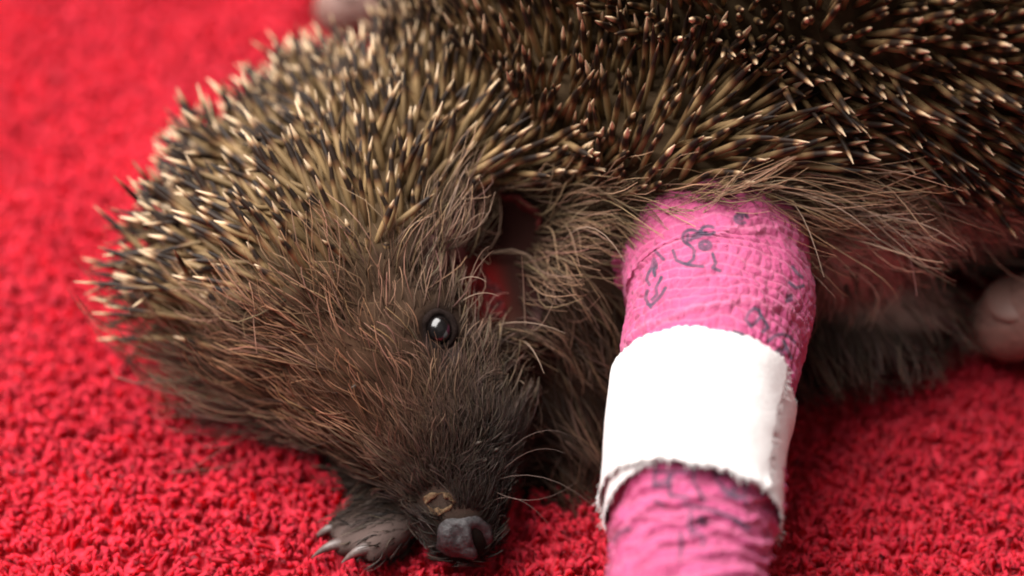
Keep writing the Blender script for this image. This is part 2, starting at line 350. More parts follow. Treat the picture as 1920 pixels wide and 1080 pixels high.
# the far side and the rump (not in view): quills over the back, fur at the bottom
ex = [((.0, .11, .06), (-.2, .5, .6), 1), ((.06, .11, .06), (.5, .5, .5), 1), ((.13, .1, .06), (.8, .4, .3), 1), ((.16, .066, .06), (1, 0, .2), 1), ((.06, .066, .096), (.5, .1, 1), 1), ((.12, .06, .09), (.7, .1, 1), 1),
      ((.0, .1, .02), (.3, .5, -.6), 0), ((.06, .1, .015), (.3, .4, -.8), 0), ((.13, .09, .015), (.5, .4, -.8), 0), ((.12, .03, .02), (.5, -.4, -.8), 0), ((-.04, .07, .03), (-.6, .6, .2), 1), ((-.02, .09, .045), (-.4, .7, .4), 1)]
for p, d, q in ex:
    r = bvh.find_nearest(Vector(p)); gP = np.vstack([gP, np.array(r[0])]); gN = np.vstack([gN, np.array(r[1])]); gD = np.vstack([gD, norm(np.array(d, float))])
    gS = np.vstack([gS, [.7 if q else .3, .018 if q else .013, q]]); gC = np.vstack([gC, C_SKIRT])
def groom(P, sig=.0065):
    D2 = ((P[:, None] - gP[None]) ** 2).sum(-1); lw = -D2 / (2 * sig * sig); lw -= lw.max(1, keepdims=True)
    W = np.exp(lw); W /= W.sum(1, keepdims=True)
    return W @ gD, W @ gS, W @ gC
me = body_me; nf = len(me.polygons)
tri = []
me.calc_loop_triangles(); tri = np.empty(len(me.loop_triangles) * 3, np.int32); me.loop_triangles.foreach_get('vertices', tri); tri = tri.reshape(-1, 3)
TA = np.linalg.norm(np.cross(BV[tri[:, 1]] - BV[tri[:, 0]], BV[tri[:, 2]] - BV[tri[:, 0]]), axis=1) / 2
TC = BV[tri].mean(1); TNn = norm(BN[tri].mean(1)); TV = norm(CAM - TC); TF = (TNn * TV).sum(1); TP = proj(TC)
def sample(n, w):
    p = TA * w; p = p / p.sum(); i = rng.choice(len(tri), n, p=p); u = rng.random((n, 2)); f = u.sum(1) > 1; u[f] = 1 - u[f]
    b = np.c_[1 - u.sum(1), u]; return (BV[tri[i]] * b[..., None]).sum(1), norm((BN[tri[i]] * b[..., None]).sum(1))
inview = ((TP[:, 0] > -300) & (TP[:, 0] < 2250) & (TP[:, 1] > -350) & (TP[:, 1] < 1250))
# skin colour
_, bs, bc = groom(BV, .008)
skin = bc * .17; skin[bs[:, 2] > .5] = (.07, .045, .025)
body = None
def add_attr(me, name, A):
    a = me.attributes.new(name, 'FLOAT_COLOR', 'POINT'); a.data.foreach_set('color', np.c_[A, np.ones(len(A))].astype(np.float32).ravel())
pe = proj(BV)
def paint(px, py, rx, ry, col, k=1.0):
    w = np.clip(1.3 - ((pe[:, 0] - px) / rx) ** 2 - ((pe[:, 1] - py) / ry) ** 2, 0, 1) * k
    w = w * ((BN * norm(CAM - BV)).sum(1) > -.1)
    skin[:] = skin * (1 - w[:, None]) + np.array(col) * w[:, None]
paint(824, 620, 48, 58, (.012, .008, .007)); paint(855, 705, 32, 48, (.050, .038, .036)); paint(845, 470, 50, 60, (.16, .075, .07), .8); paint(935, 500, 90, 110, (.045, .008, .006)); paint(960, 430, 70, 70, (.016, .005, .004)); paint(912, 548, 44, 58, (.085, .005, .005)); paint(1000, 500, 70, 130, (.014, .005, .004), 1)  # darkest patches paint the hollow's shade into ear and chest skin
paint(850, 930, 70, 50, (.045, .032, .025)); paint(690, 1015, 110, 50, (.075, .052, .046))
paint(1720, 500, 240, 110, (.34, .22, .185), .9)
for w, c_ in zip(RW, ((.17, .09, .09), (.06, .03, .03), (.20, .09, .09), (.13, .05, .045), (.07, .022, .018))):
    w = np.clip(w * 1.2, 0, 1)[:, None]; skin[:] = skin * (1 - w) + np.array(c_) * w
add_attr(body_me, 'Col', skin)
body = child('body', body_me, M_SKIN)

# ------------------------------------------------------------------ quills
QK = np.array([0, .3, .60, .84, 1.0]); 
def quill_lines(P, N, Dd, lift, L, curve):
    tan = norm(Dd - (Dd * N).sum(1, keepdims=True) * N); d0 = norm(tan * 1.0 + N * lift[:, None])
    perp = np.cross(d0, N)
    C = P[:, None] - N[:, None] * .0006 + d0[:, None] * (L[:, None] * QK)[..., None] + (tan * (curve[:, None]))[:, None] * (L[:, None] * QK ** 2)[..., None]
    return C
cand, cn = sample(85000, np.ones(len(tri)))
_, cs, _ = groom(cand)
edge = cs[:, 2] + vnoise(cand, 300, 4) * .12
sel = edge > .5; cand, cn, cedge = cand[sel], cn[sel], edge[sel]
grid = {}; keep = []; md = .00136
for i, p in enumerate(cand):
    k = tuple((p // md).astype(int)); ok = True
    for dx in (-1, 0, 1):
        for dy in (-1, 0, 1):
            for dz in (-1, 0, 1):
                for j in grid.get((k[0] + dx, k[1] + dy, k[2] + dz), ()):
                    if ((cand[j] - p) ** 2).sum() < md * md: ok = False
    if ok: grid.setdefault(k, []).append(i); keep.append(i)
qp, qn, qe = cand[keep], cn[keep], cedge[keep]; n = len(qp)
qd, qs, _ = groom(qp, .009)
qd = norm(qd) + rng.normal(0, .24, (n, 3)) + np.stack([vnoise(qp, 160, 11), vnoise(qp, 160, 12), vnoise(qp, 160, 13)], -1) * .30
lift = qs[:, 0] * 1.3 * rng.uniform(.6, 1.4, n) + rng.normal(0, .08, n); drop = (qe < .60) & (rng.random(n) < .5); L = np.where(qe < .60, .62, 1) * np.where(drop, .25, 1) * qs[:, 1] * .92 * rng.uniform(.68, 1.18, n)
C = quill_lines(qp, qn, qd, np.clip(lift, .12, 3.5), L, rng.normal(0, .05, n))
QR = np.array([.70, 1, 1, .76, .11]); rad = rng.uniform(.00040, .00064, n)
rnd = rng.random(n)
tipp = proj(C[:, -1]); rootp = proj(C[:, 0]); face = (qn * norm(CAM - qp)).sum(1)
vis = (tipp[:, 0] > 10) & (tipp[:, 0] < 1910) & (tipp[:, 1] > 8) & (tipp[:, 1] < 700) & (face > -.15)
score = np.where(vis, np.linalg.norm(tipp[:, :2] - proj(C[:, 2])[:, :2], axis=1) + rng.random(n) * 45 - tipp[:, 2] * 2500, -1e9)
big = np.argsort(-score)[:300]; rest = np.setdiff1d(np.arange(n), big)
print('quills', n)
# the shared shapes of a single quill (along +Z, unit length)
QM = []
for k in range(10):
    cc = np.zeros((1, 5, 3)); cc[0, :, 2] = QK; cc[0, :, 0] = (QK ** 2) * rng.normal(0, .035)
    V, F = tubes(cc, (QR * .030)[None], 6); m_ = raw('quill', V, F, {'t': np.repeat(QK, 6), 'rnd': np.full(30, (k + .5) / 10)}); m_.materials.append(M_QUILL); QM.append(m_)
for i in big:
    o = bpy.data.objects.new('quill', QM[int(rnd[i] * 9.99)]); COL.objects.link(o); o.parent = hog; o.matrix_parent_inverse = HOGM
    d = C[i, -1] - C[i, 0]; Ln = np.linalg.norm(d); q = Vector(d).to_track_quat('Z', 'Y').to_matrix().to_4x4(); s = rad[i] / .030
    o.matrix_basis = Matrix.Translation(C[i, 0]) @ q @ Matrix.Diagonal((s, s, Ln, 1))
V, F = tubes(C[rest], rad[rest][:, None] * QR[None], 6, rng.random(len(rest)))
qo = child('quills', raw('quills', V, F, {'t': np.tile(np.repeat(QK, 6), len(rest)), 'rnd': np.repeat(rnd[rest], 30)}), M_QUILL); qo['kind'] = 'stuff'

# ------------------------------------------------------------------ fur
LEGS = np.concatenate([leg_ax[i] * (1 - t) + leg_ax[i + 1] * t for i in range(2, len(leg_ax) - 1) for t in np.linspace(0, 1, 6)[:, None, None]]).reshape(-1, 3)
def fur(name, n, w, radius, lenmul, liftmul, jitter, clump, cvar, seg=5, qmax=.62, wave=.06, droop=.0, dark=1.0):
    P, N = sample(n, w); D, S, Cc = groom(P)
    ok = (S[:, 2] + vnoise(P, 300, 4) * .18) < qmax
    pp = proj(P)                                   # bare places: raw ear, eye, nose tip
    fc = (N * norm(CAM - P)).sum(1) > 0
    def el(x, y, rx, ry): return (((pp[:, 0] - x) / rx) ** 2 + ((pp[:, 1] - y) / ry) ** 2 < 1) & fc & (np.abs(pp[:, 2] - proj(hit(x, y)[0][None])[0, 2]) < .0055)
    ok &= ~(el(824, 622, 35, 45) | el(868, 1002, 46, 46) | el(820, 944, 34, 26) | el(918, 545, 54, 66) | el(946, 425, 56, 60) | el(852, 500, 30, 26))
    ok &= ~(((pp[:, 0] > 1530) & (pp[:, 1] > 400) & (pp[:, 1] < 620) & fc) & (rng.random(n) < .6))
    ok &= ~(el(675, 1020, 80, 32) & (rng.random(n) < .7))
    ok &= ~((pp[:, 0] > 1000) & (pp[:, 0] < 1520) & (pp[:, 1] > 320) & (pp[:, 1] < 560) & fc & (radius > .0001) & (rng.random(n) < .5))
    thin = el(990, 560, 30, 40); ok &= ~(thin & (rng.random(n) < .55))
    dl = np.linalg.norm(P[:, None] - LEGS[None], axis=2).min(1); ok &= dl > .0128
    P, N, D, S, Cc = P[ok], N[ok], D[ok], S[ok], Cc[ok]; n = len(P)
    nv = np.stack([vnoise(P, 220, 21), vnoise(P, 220, 22), vnoise(P, 220, 23)], -1) * .45
    D = norm(norm(D) + nv + rng.normal(0, jitter, (n, 3)))
    tan = norm(D - (D * N).sum(1, keepdims=True) * N)
    L = S[:, 1] * lenmul * rng.uniform(.55, 1.2, n); lf = S[:, 0] * liftmul * rng.uniform(.5, 1.6, n)
    t = np.linspace(0, 1, seg)
    wv = np.cross(tan, N); ph = rng.random(n) * 6.28; fq = rng.uniform(2, 5, n)
    C = np.zeros((n, seg, 3))
    for i, tt in enumerate(t):
        C[:, i] = P + (tan * (L * tt)[:, None]) + N * (lf * L * (tt - .55 * tt * tt))[:, None] + wv * (wave * L * (np.sin(ph + fq * tt) - np.sin(ph)))[:, None]
        C[:, i, 2] -= droop * L * tt * tt
    if clump > 0:
        nc = max(4, n // 16); ci = rng.choice(n, nc, replace=False)
        from mathutils.kdtree import KDTree
        kd = KDTree(nc)
        for j, c in enumerate(ci): kd.insert(Vector(P[c]), j)
        kd.balance(); near = np.array([kd.find(Vector(p))[1] for p in P]); cidx = ci[near]
        k = clump * rng.uniform(.3, 1, n)
        for i, tt in enumerate(t):
            f = (k * tt ** 1.3)[:, None]; C[:, i] = C[:, i] * (1 - f) + C[cidx, i] * f
    R = np.outer(radius * rng.uniform(.7, 1.25, n), np.linspace(1, .22, seg) ** .8)
    V, F = tubes(C, R, 3, rng.random(n) * 6)
    c = Cc * dark * rng.uniform(1 - cvar, 1 + cvar, n)[:, None] * (1 + rng.normal(0, .06, (n, 3)))
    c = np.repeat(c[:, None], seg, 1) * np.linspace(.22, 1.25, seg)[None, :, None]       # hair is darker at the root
    c = np.repeat(c.reshape(-1, 3), 3, 0)
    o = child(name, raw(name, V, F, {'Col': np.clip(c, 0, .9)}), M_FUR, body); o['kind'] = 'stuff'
    return o
wv_ = np.where(inview & (TF > -.45), 1.0, .12)
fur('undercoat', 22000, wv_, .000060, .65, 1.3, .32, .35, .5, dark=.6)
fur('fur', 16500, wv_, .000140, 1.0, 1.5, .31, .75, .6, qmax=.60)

def near_line(pts, wd):
    P_ = np.array([hit(*p)[0] for p in pts]); w = np.zeros(len(TC))
    for a_, b_ in zip(P_[:-1], P_[1:]):
        ab = b_ - a_; t_ = np.clip(((TC - a_) @ ab) / (ab @ ab), 0, 1); dd = np.linalg.norm(TC - a_ - t_[:, None] * ab, axis=1); w = np.maximum(w, np.exp(-(dd / wd) ** 2))
    return w * (TF > -.3)
fur('fringe', 600, near_line([(1000, 480), (1060, 430), (1150, 405), (1260, 375), (1400, 362), (1520, 372)], .0045), .00011, 1.25, 1.3, .26, .85, .4, seg=7, wave=.08, dark=1.25)
fur('fringe', 150, near_line([(1540, 385), (1640, 380), (1800, 370)], .005), .00015, 1.5, 1.6, .3, .7, .4, seg=7, wave=.10, dark=1.3)
fur('muzzle_fur', 3800, near_line([(770, 860), (830, 780), (880, 740), (940, 800), (930, 880), (860, 900), (800, 930), (880, 940), (840, 860)], .0042) * (TF > -.1), .00006, .95, 1.2, .35, .4, .5, dark=.9)
fur('tuft', 90, near_line([(1000, 440), (1030, 480), (1075, 480)], .0035), .00012, 1.2, 1.6, .45, .7, .35, seg=8, wave=.18, dark=1.4)
fur('tuft', 70, near_line([(830, 430), (850, 540), (900, 615), (960, 635), (1000, 630)], .003), .00010, 1.5, 1.5, .35, .7, .35, seg=7, wave=.15, dark=1.2)

# ------------------------------------------------------------------ face parts
def ellipsoid(name, c, X, Y, Z, m, parent=hog, sub=4, wob=0.0, ws=900):
    """X, Y, Z: axis vectors with length"""
    v, f = ico(sub); v = v * (1 + wob * vnoise(v * .002 + c, ws, 5)[:, None]) if wob else v
    V = np.array(c) + v[:, :1] * X + v[:, 1:2] * Y + v[:, 2:] * Z
    return child(name, raw(name, V, f), m, parent)
def frame(n, up=UP):
    z = norm(n); x = norm(np.cross(up, z)); return x, np.cross(z, x), z
x, y, z = frame(EYE_N * .4 - FW * .6)
ec = EYE_P - z * .0007
eye = ellipsoid('eye', ec, x * .0020, y * .0023, z * .0018, M_EYE)
def ring(name, c, x, y, z, rx, ry, r, m, parent=hog, wob=.15, nz=40, mz=10, bulge=0):
    a = np.linspace(0, 2 * np.pi, nz, endpoint=False); b = np.linspace(0, 2 * np.pi, mz, endpoint=False)
    A, Bb = np.meshgrid(a, b, indexing='ij'); w = 1 + wob * np.sin(A * 3 + 1) + wob * .6 * np.sin(A * 7 + 2.2)
    rr = r * w; P = c + (x * (rx + rr * np.cos(Bb))[..., None] * np.cos(A)[..., None] + y * (ry + rr * np.cos(Bb))[..., None] * np.sin(A)[..., None] + z * (rr * np.sin(Bb))[..., None])
    idx = np.arange(nz * mz).reshape(nz, mz); F = np.stack([idx, np.roll(idx, -1, 0), np.roll(np.roll(idx, -1, 0), -1, 1), np.roll(idx, -1, 1)], -1).reshape(-1, 4)
    return child(name, raw(name, P.reshape(-1, 3), F), m, parent)
ring('eyelid', ec + z * .0002, x, y, z, .0023, .0027, .0006, M_LID)
# raw hollow of the ear with pale folds
def patch(name, px, py, rx, ry, m, lift, wob=.25, dome=.3, tilt=None):
    p, n0 = hit(px, py); x, y, z = frame(n0 * .5 - FW * .5)
    k = 24; V = [p + z * lift]; F = []
    for ir in range(1, 7):
        for ia in range(k):
            a = ia / k * 2 * math.pi; w = 1 + wob * math.sin(a * 2 + px) * .6 + wob * math.sin(a * 5 + py) * .4
            q = p + x * (rx * w * ir / 6 * math.cos(a)) + y * (ry * w * ir / 6 * math.sin(a))
            h = bvh.find_nearest(Vector(q)); s = np.array(h[0]); V.append(s + z * (lift + dome * rx * (1 - (ir / 6) ** 2)) - (z * .0009 if ir == 6 else 0))
    T3 = [(0, 1 + ia, 1 + (ia + 1) % k) for ia in range(k)]
    for ir in range(5):
        for ia in range(k):
            a, b_ = 1 + ir * k + ia, 1 + ir * k + (ia + 1) % k; T3 += [(a, a + k, b_), (b_, a + k, b_ + k)]
    return child(name, raw(name, np.array(V), np.array(T3)), m)
patch('raw_flesh', 915, 552, .0034, .0046, M_WOUND, .0004, .45, -.12)
patch('raw_flesh', 853, 500, .0020, .0016, M_WOUND, .0004)
# ear: a crumpled dark red cup
def ear():
    p, n0 = hit(945, 425); x, y, z = frame(n0 * .4 - FW * .6); k = 30; m_ = 9; V = []; 
    for ir in range(m_):
        r = ir / (m_ - 1)
        for ia in range(k):
            a = ia / k * 2 * math.pi; w = 1 + .14 * math.sin(3 * a + 1) + .08 * math.sin(7 * a)
            hgt = -.0035 + .0065 * r ** 1.6 * (.55 + .45 * math.sin(a + .6))
            V.append(p + x * (.0050 * r * w * math.cos(a)) + y * (.0058 * r * w * math.sin(a)) + z * hgt)
    idx = np.arange(m_ * k).reshape(m_, k); F = np.stack([idx[:-1], idx[1:], np.roll(idx[1:], -1, 1), np.roll(idx[:-1], -1, 1)], -1).reshape(-1, 4)
    o = child('ear', raw('ear', np.array(V), F), M_EAR); md = o.modifiers.new('t', 'SOLIDIFY'); md.thickness = .0006
ear()
# nose
def nose():
    c = at(867, 996, .0010); z = norm(-.12 * RT - .42 * UP - .88 * FW); x = norm(RT - (RT @ z) * z); y = np.cross(z, x)
    v, f = ico(5); d = v.copy()
    P = d * np.array([.0047, .0043, .0045])
    def nn(v0): return norm(np.array(v0, float))
    for sx in (1, -1):
        q = nn((.76 * sx, .02, .66)); q2 = norm(np.array([0, 1., 0]) - q * q[1]); q1 = np.cross(q2, q); a = np.where(d @ q > 0, np.hypot((d @ q1) * 1.2 + (d @ q2) * .25, (d @ q2) * .50), 3)
        P = P * (1 - (.48 if sx > 0 else 0) * np.exp(-(a / .30) ** 4) + (.06 if sx > 0 else 0) * np.exp(-((a - .50) / .15) ** 2))[:, None]
    gr = np.exp(-(d[:, 0] / .20) ** 2) * (d[:, 2] > .1); P = P * (1 - .04 * gr)[:, None]
    P = P * (1 + .11 * vnoise(d, 2.2, 2) + .015 * vnoise(d, 9, 3))[:, None]
    V = c + P[:, :1] * x + P[:, 1:2] * y + P[:, 2:] * z
    o = child('nose', raw('nose', V, f), M_NOSE)
    for sx in (1, -1):
        q = nn((.76 * sx, .02, .66)); w = c + (q[0] * x + q[1] * y + q[2] * z) * .0028
        qx, qy, qz = frame(q[0] * x + q[1] * y + q[2] * z)
        ellipsoid('nostril', w, qx * .0015, qy * .0025, qz * .0005, M_NOSTRIL, o, 3, .2)
nose()
p, n0 = hit(822, 943); x, y, z = frame(n0 * .5 - FW * .5)
sc_ = ring('scab', p + z * .0004, norm(x + .25 * y), norm(y - .25 * x), z, .0023, .0014, .00042, M_SCAB, wob=.5)
sv = co(sc_.data)
for i_, v_ in enumerate(sv):
    h_ = np.array(bvh.find_nearest(Vector(v_))[0]); off_ = v_ - p; sv[i_] = h_ + z * (.0001 + max(0, (v_ - p) @ z - .0004) * .35) + .00025 * vnoise(v_[None], 1500, 2)[0] * (x + y) + .0002 * vnoise(v_[None], 2200, 4)[0] * z
sc_.data.vertices.foreach_set('co', sv.astype(np.float32).ravel())
patch('scab_crust', 820, 944, .0020, .0013, M_CRUST, -.0001, .2, .0)
for px, py, r in [(893, 830, .0006), (925, 843, .0006), (945, 832, .0004), (905, 862, .0005), (668, 722, .0006)]:
    p, n0 = hit(px, py); ellipsoid('crumb', p + n0 * .0006, RT * r * .8 + UP * r * .3, UP * r * .45, FW * r * .4, M_CRUMB, hog, 2, .5, 1500)
# claws
def claw(a, b_, r, up=.0012):
    a, b_ = np.array(a), np.array(b_); t = np.linspace(0, 1, 9)[:, None]; Q = a * (1 - t) + b_ * t + np.array([0, 0, up]) * (4 * t * (1 - t)); R = r * (1 - t[:, 0] ** 1.6 * .93)
    V, F = tubes(Q[None], R[None], 8); return child('claw', raw('claw', V, F), M_CLAW)
claw(at(655, 1020, .0065), at(584, 1046, .0055), .0011); claw(at(705, 1028, .003), at(640, 1056, .002), .0012); claw(at(640, 990, .010), at(585, 1015, .010), .0010)
# whiskers and stray long hairs
def strands(name, specs, r, col):
    for a, b_, sag in specs:
        P0, n0 = hit(*a[:2]); P1 = at(*b_); t = np.linspace(0, 1, 8)[:, None]; Q = P0 * (1 - t) + P1 * t + (UP * sag) * (4 * t * (1 - t))
        R = r * np.linspace(1, .25, 8); V, F = tubes(Q[None], R[None], 4)
        child(name, raw(name, V, F, {'Col': np.tile(col, (len(V), 1))}), M_FUR)
strands('whisker', [((930, 900), (1140, 975, -.006), .003), ((925, 920), (1080, 905, -.008), -.002), ((935, 890), (1060, 850, -.006), .002), ((920, 940), (1030, 985, -.004), .002), ((940, 860), (1090, 830, 0), .003),
                    ((720, 860), (420, 760, .01), .004), ((760, 880), (560, 850, .006), .003)], .00006, (.13, .09, .075))
strands('guard_hair', [((1050, 460), (1172, 492, -.008), .004), ((1455, 375), (1545, 520, -.006), .004), ((1460, 360), (1650, 450, -.006), .002), ((1480, 365), (1720, 470, 0), .003), ((870, 565), (918, 462, -.006), .002), ((865, 560), (925, 470, -.005), .001), ((860, 570), (935, 555, -.004), .001), ((850, 535), (912, 528, -.005), .001), ((985, 610), (978, 480, .002), .001), ((1000, 620), (1040, 560, .002), -.001), ((930, 610), (1060, 625, .0), .001), ((835, 470), (880, 380, -.002), .002), ((845, 480), (915, 400, -.002), .002), ((980, 640), (1020, 700, 0), .001),
                       ((460, 780), (360, 650, .012), .004)], .00012, (.30, .21, .155))

# ------------------------------------------------------------------ bandage
def resample(P, R, n):
    d = np.r_[0, np.cumsum(np.linalg.norm(np.diff(P, axis=0), axis=1))]; t = np.linspace(0, d[-1], n)
    Q = np.stack([np.interp(t, d, P[:, i]) for i in range(3)], -1); r = np.interp(t, d, R)
    for _ in range(n // 6): 
        Q[1:-1] = (Q[:-2] + Q[2:] + 2 * Q[1:-1]) / 4; r[1:-1] = (r[:-2] + r[2:] + 2 * r[1:-1]) / 4
    return t, Q, r
NL = 420
lt, LQ, LR = resample(leg_ax, leg_r, NL)
tanv = norm(np.gradient(LQ, axis=0)); fr = -FW - (tanv @ -FW)[:, None] * tanv; fr = norm(fr); sd = norm(np.cross(tanv, fr)); sd = sd * np.sign((sd @ RT).mean())
def leg_pt(l, th, off):
    """l metres along, th angle from the camera-facing side (positive right), off metres outside the limb"""
    Q = np.stack([np.interp(l, lt, LQ[:, i]) for i in range(3)], -1); r = np.interp(l, lt, LR) + off
    f = np.stack([np.interp(l, lt, fr[:, i]) for i in range(3)], -1); s = np.stack([np.interp(l, lt, sd[:, i]) for i in range(3)], -1)
    return Q + (f * np.cos(th)[..., None] + s * np.sin(th)[..., None]) * r[..., None]
def grid_faces(a, b, wrap):
    idx = np.arange(a * b).reshape(a, b)
    if wrap: j = np.roll(idx, -1, 1); F = np.stack([idx[:-1], j[:-1], j[1:], idx[1:]], -1)
    else: F = np.stack([idx[:-1, :-1], idx[:-1, 1:], idx[1:, 1:], idx[1:, :-1]], -1)
    return F.reshape(-1, 4)
band = empty('bandage', tuple(leg_ax[4] * np.array([1, 1, 0])))
tag(band, "pink crinkled cohesive bandage with dark printed marks round the hedgehog's foreleg", 'bandage')
BANDM = Matrix.Translation(band.location).inverted()
marks = []
def scr(x, y, w, h, n, seed, k=2):
    r = np.random.default_rng(seed)
    for _ in range(k):
        p = np.c_[np.cumsum(r.normal(0, w, n)), np.cumsum(r.normal(0, h, n))]; p -= p.mean(0); marks.append(p + (x, y))
def loop_(x, y, rx, ry, a0=0, a1=6.3, tilt=0):
    a = np.linspace(a0, a1, 14); p = np.c_[rx * np.cos(a), ry * np.sin(a)]; c, s = math.cos(tilt), math.sin(tilt); marks.append(p @ np.array([[c, s], [-s, c]]) + (x, y))
loop_(1322, 460, 11, 8); loop_(1322, 458, 6, 5); loop_(1328, 432, 13, 8, .5, 5.5); loop_(1390, 410, 12, 9, 1, 6); loop_(1387, 408, 5, 4); loop_(1296, 445, 16, 14, 2, 5.5)
marks += [np.array(m, float) for m in [[(1262, 470), (1268, 488), (1282, 494), (1300, 498), (1318, 500)], [(1302, 470), (1300, 486), (1288, 496)], [(1336, 476), (1342, 494), (1336, 502), (1350, 508)], [(1290, 440), (1288, 456), (1300, 466)],
          [(1226, 486), (1222, 500), (1216, 512), (1212, 524), (1218, 534)], [(1240, 520), (1230, 540), (1232, 552), (1222, 562)], [(1248, 540), (1238, 556), (1222, 572), (1214, 570)], [(1214, 545), (1210, 560), (1220, 576)], [(1228, 470), (1244, 486)],
          [(1398, 600), (1404, 586), (1414, 578), (1424, 582), (1426, 594), (1418, 604), (1408, 612), (1402, 604)], [(1426, 590), (1436, 606), (1440, 614), (1430, 622)], [(1376, 622), (1390, 626), (1398, 632)], [(1440, 640), (1452, 630), (1466, 626), (1482, 632), (1490, 642)],
          [(1470, 640), (1478, 660), (1484, 672)], [(1486, 500), (1494, 512), (1504, 520)], [(1480, 530), (1492, 540), (1506, 536)],
          [(1226, 886), (1252, 884), (1290, 886)], [(1230, 880), (1226, 906), (1240, 914), (1256, 908), (1252, 886)], [(1256, 910), (1256, 930), (1290, 932)], [(1292, 868), (1302, 884), (1300, 905), (1312, 922), (1320, 940)], [(1336, 872), (1340, 886), (1344, 900), (1352, 910)],
          [(1340, 890), (1372, 888), (1400, 896)], [(1402, 880), (1398, 900), (1396, 930), (1400, 948)], [(1356, 916), (1370, 930), (1388, 936)], [(1280, 944), (1300, 950), (1330, 955), (1352, 962), (1390, 978), (1404, 996)], [(1296, 960), (1292, 985), (1298, 1006)],
          [(1300, 990), (1320, 1010), (1316, 1026)], [(1276, 1000), (1278, 1030), (1274, 1048)], [(1370, 970), (1392, 990), (1406, 984)], [(1150, 1015), (1160, 1000), (1180, 990)], [(1352, 908), (1366, 922), (1362, 934)], [(1228, 938), (1246, 948)]]]
scr(1310, 440, 6, 4, 9, 1, 3); scr(1228, 500, 3, 6, 8, 2, 2); scr(1370, 925, 6, 5, 9, 3, 3); scr(1315, 975, 6, 5, 9, 4, 2); scr(1480, 560, 5, 5, 8, 5, 1); scr(1465, 660, 5, 6, 8, 6, 1); scr(1240, 905, 6, 5, 8, 8, 1)
def mark_weight(P, Nn):
    q = proj(P)[:, :2]; w = np.zeros(len(q)); fc = (Nn * norm(CAM - P)).sum(1) > .1
    for m in marks:
        lo, hi = m.min(0) - 8, m.max(0) + 8; s = np.where(fc & (q > lo).all(1) & (q < hi).all(1))[0]
        if not len(s): continue
        dd = np.full(len(s), 1e9)
        for a, b_ in zip(m[:-1], m[1:]):
            ab = b_ - a; t = np.clip(((q[s] - a) @ ab) / max(ab @ ab, 1e-6), 0, 1); dd = np.minimum(dd, np.linalg.norm(q[s] - a - t[:, None] * ab, axis=1))
        w[s] = np.maximum(w[s], np.clip((4.6 - dd) / 2.6, 0, 1) * (.74 + .24 * np.clip(vnoise(P[s], 700, 6) + .5, 0, 1)))
    return w
def wrap(name, l0, l1, off, nt, nl, crumple, pitch, seed):
    l = np.linspace(l0, l1, nl); th = np.linspace(-np.pi, np.pi, nt, endpoint=False); Lg, TH = np.meshgrid(l, th, indexing='ij')
    P0 = leg_pt(Lg, TH, np.full(Lg.shape, off)); q = P0.reshape(-1, 3)
    # helical turns: each turn steps over the last one
    ph = (Lg + TH / (2 * np.pi) * pitch * .9 + .0018 * np.sin(TH * 2 + seed) + .0008 * vnoise(q, 300, seed).reshape(Lg.shape)) / pitch; fr_ = ph - np.floor(ph)
    step = np.where(fr_ < .93, fr_ * .0005, (1 - fr_) / .07 * .00047); edge = np.exp(-((fr_ - .93) / .035) ** 2)
    # elastic threads: rings and lengthwise yarns gather the cloth into small puffs
    dis = vnoise(q, 260, seed + 1).reshape(Lg.shape); dis2 = vnoise(q, 240, seed + 2).reshape(Lg.shape)
    a = (Lg / .00185 + dis * .55 + TH * .35); b_ = (TH * .0135 / .00175 + dis2 * .8)
    row = np.floor(a); b_ = b_ + .5 * (row % 2) * .6
    fa = np.abs(a - np.floor(a) - .5) * 2; fb = np.abs(b_ - np.floor(b_) - .5) * 2
    puff = (1 - fa ** 3) * (1 - fb ** 4)
    big_ = vnoise(q, 110, seed + 3).reshape(Lg.shape) * .0004 + vnoise(q * np.array([1, 1, 2.2]), 420, seed + 4).reshape(Lg.shape) * .00022
    fine = vnoise(q, 1500, seed + 5).reshape(Lg.shape) * .00013 + vnoise(q, 2800, seed + 8).reshape(Lg.shape) * .00006
    wr = np.sin((Lg + .004 * TH + .002 * dis) / .0031 * 2 * np.pi) * .5 + .5
    d = off + step + puff * .00026 + big_ + fine + crumple * (wr ** 3 * .0007 * (.4 + .6 * np.clip(dis2 + .5, 0, 1)) + vnoise(q, 190, seed + 6).reshape(Lg.shape) * .0008)
    end = np.minimum((Lg - l0), (l1 - Lg)); d = d - np.clip(1 - end / .0012, 0, 1) ** 2 * .0011
    P = leg_pt(Lg, TH, d).reshape(-1, 3); F = grid_faces(nl, nt, True)
    N0 = norm(P - np.stack([np.interp(Lg.ravel(), lt, LQ[:, i]) for i in range(3)], -1))
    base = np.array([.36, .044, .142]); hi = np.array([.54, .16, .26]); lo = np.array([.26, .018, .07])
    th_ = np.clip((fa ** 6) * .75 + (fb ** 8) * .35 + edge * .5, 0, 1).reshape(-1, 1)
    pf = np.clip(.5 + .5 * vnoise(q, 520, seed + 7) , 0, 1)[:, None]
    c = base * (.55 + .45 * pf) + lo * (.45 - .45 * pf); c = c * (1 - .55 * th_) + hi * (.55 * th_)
    mw = mark_weight(P, N0)[:, None]; c = c * (1 - mw) + np.array([.022, .016, .040]) * mw
    o = link(name, raw(name, P, F, {'Col': c}), M_BAND, band); o.matrix_parent_inverse = BANDM; return o
def bm_(nt, b, N, L):
    a = N.new('ShaderNodeAttribute'); a.attribute_name = 'Col'; L.new(a.outputs['Color'], b.inputs['Base Color'])
    setp(b, Roughness=.62, Sheen_Weight=.12); b.inputs['Specular IOR Level'].default_value = .38
    n = noise(N, 2600, 4, .7, L, objco(N)); bump(N, L, b, n.outputs[0], .5, .0005)
M_BAND = mat('cohesive_bandage', bm_)
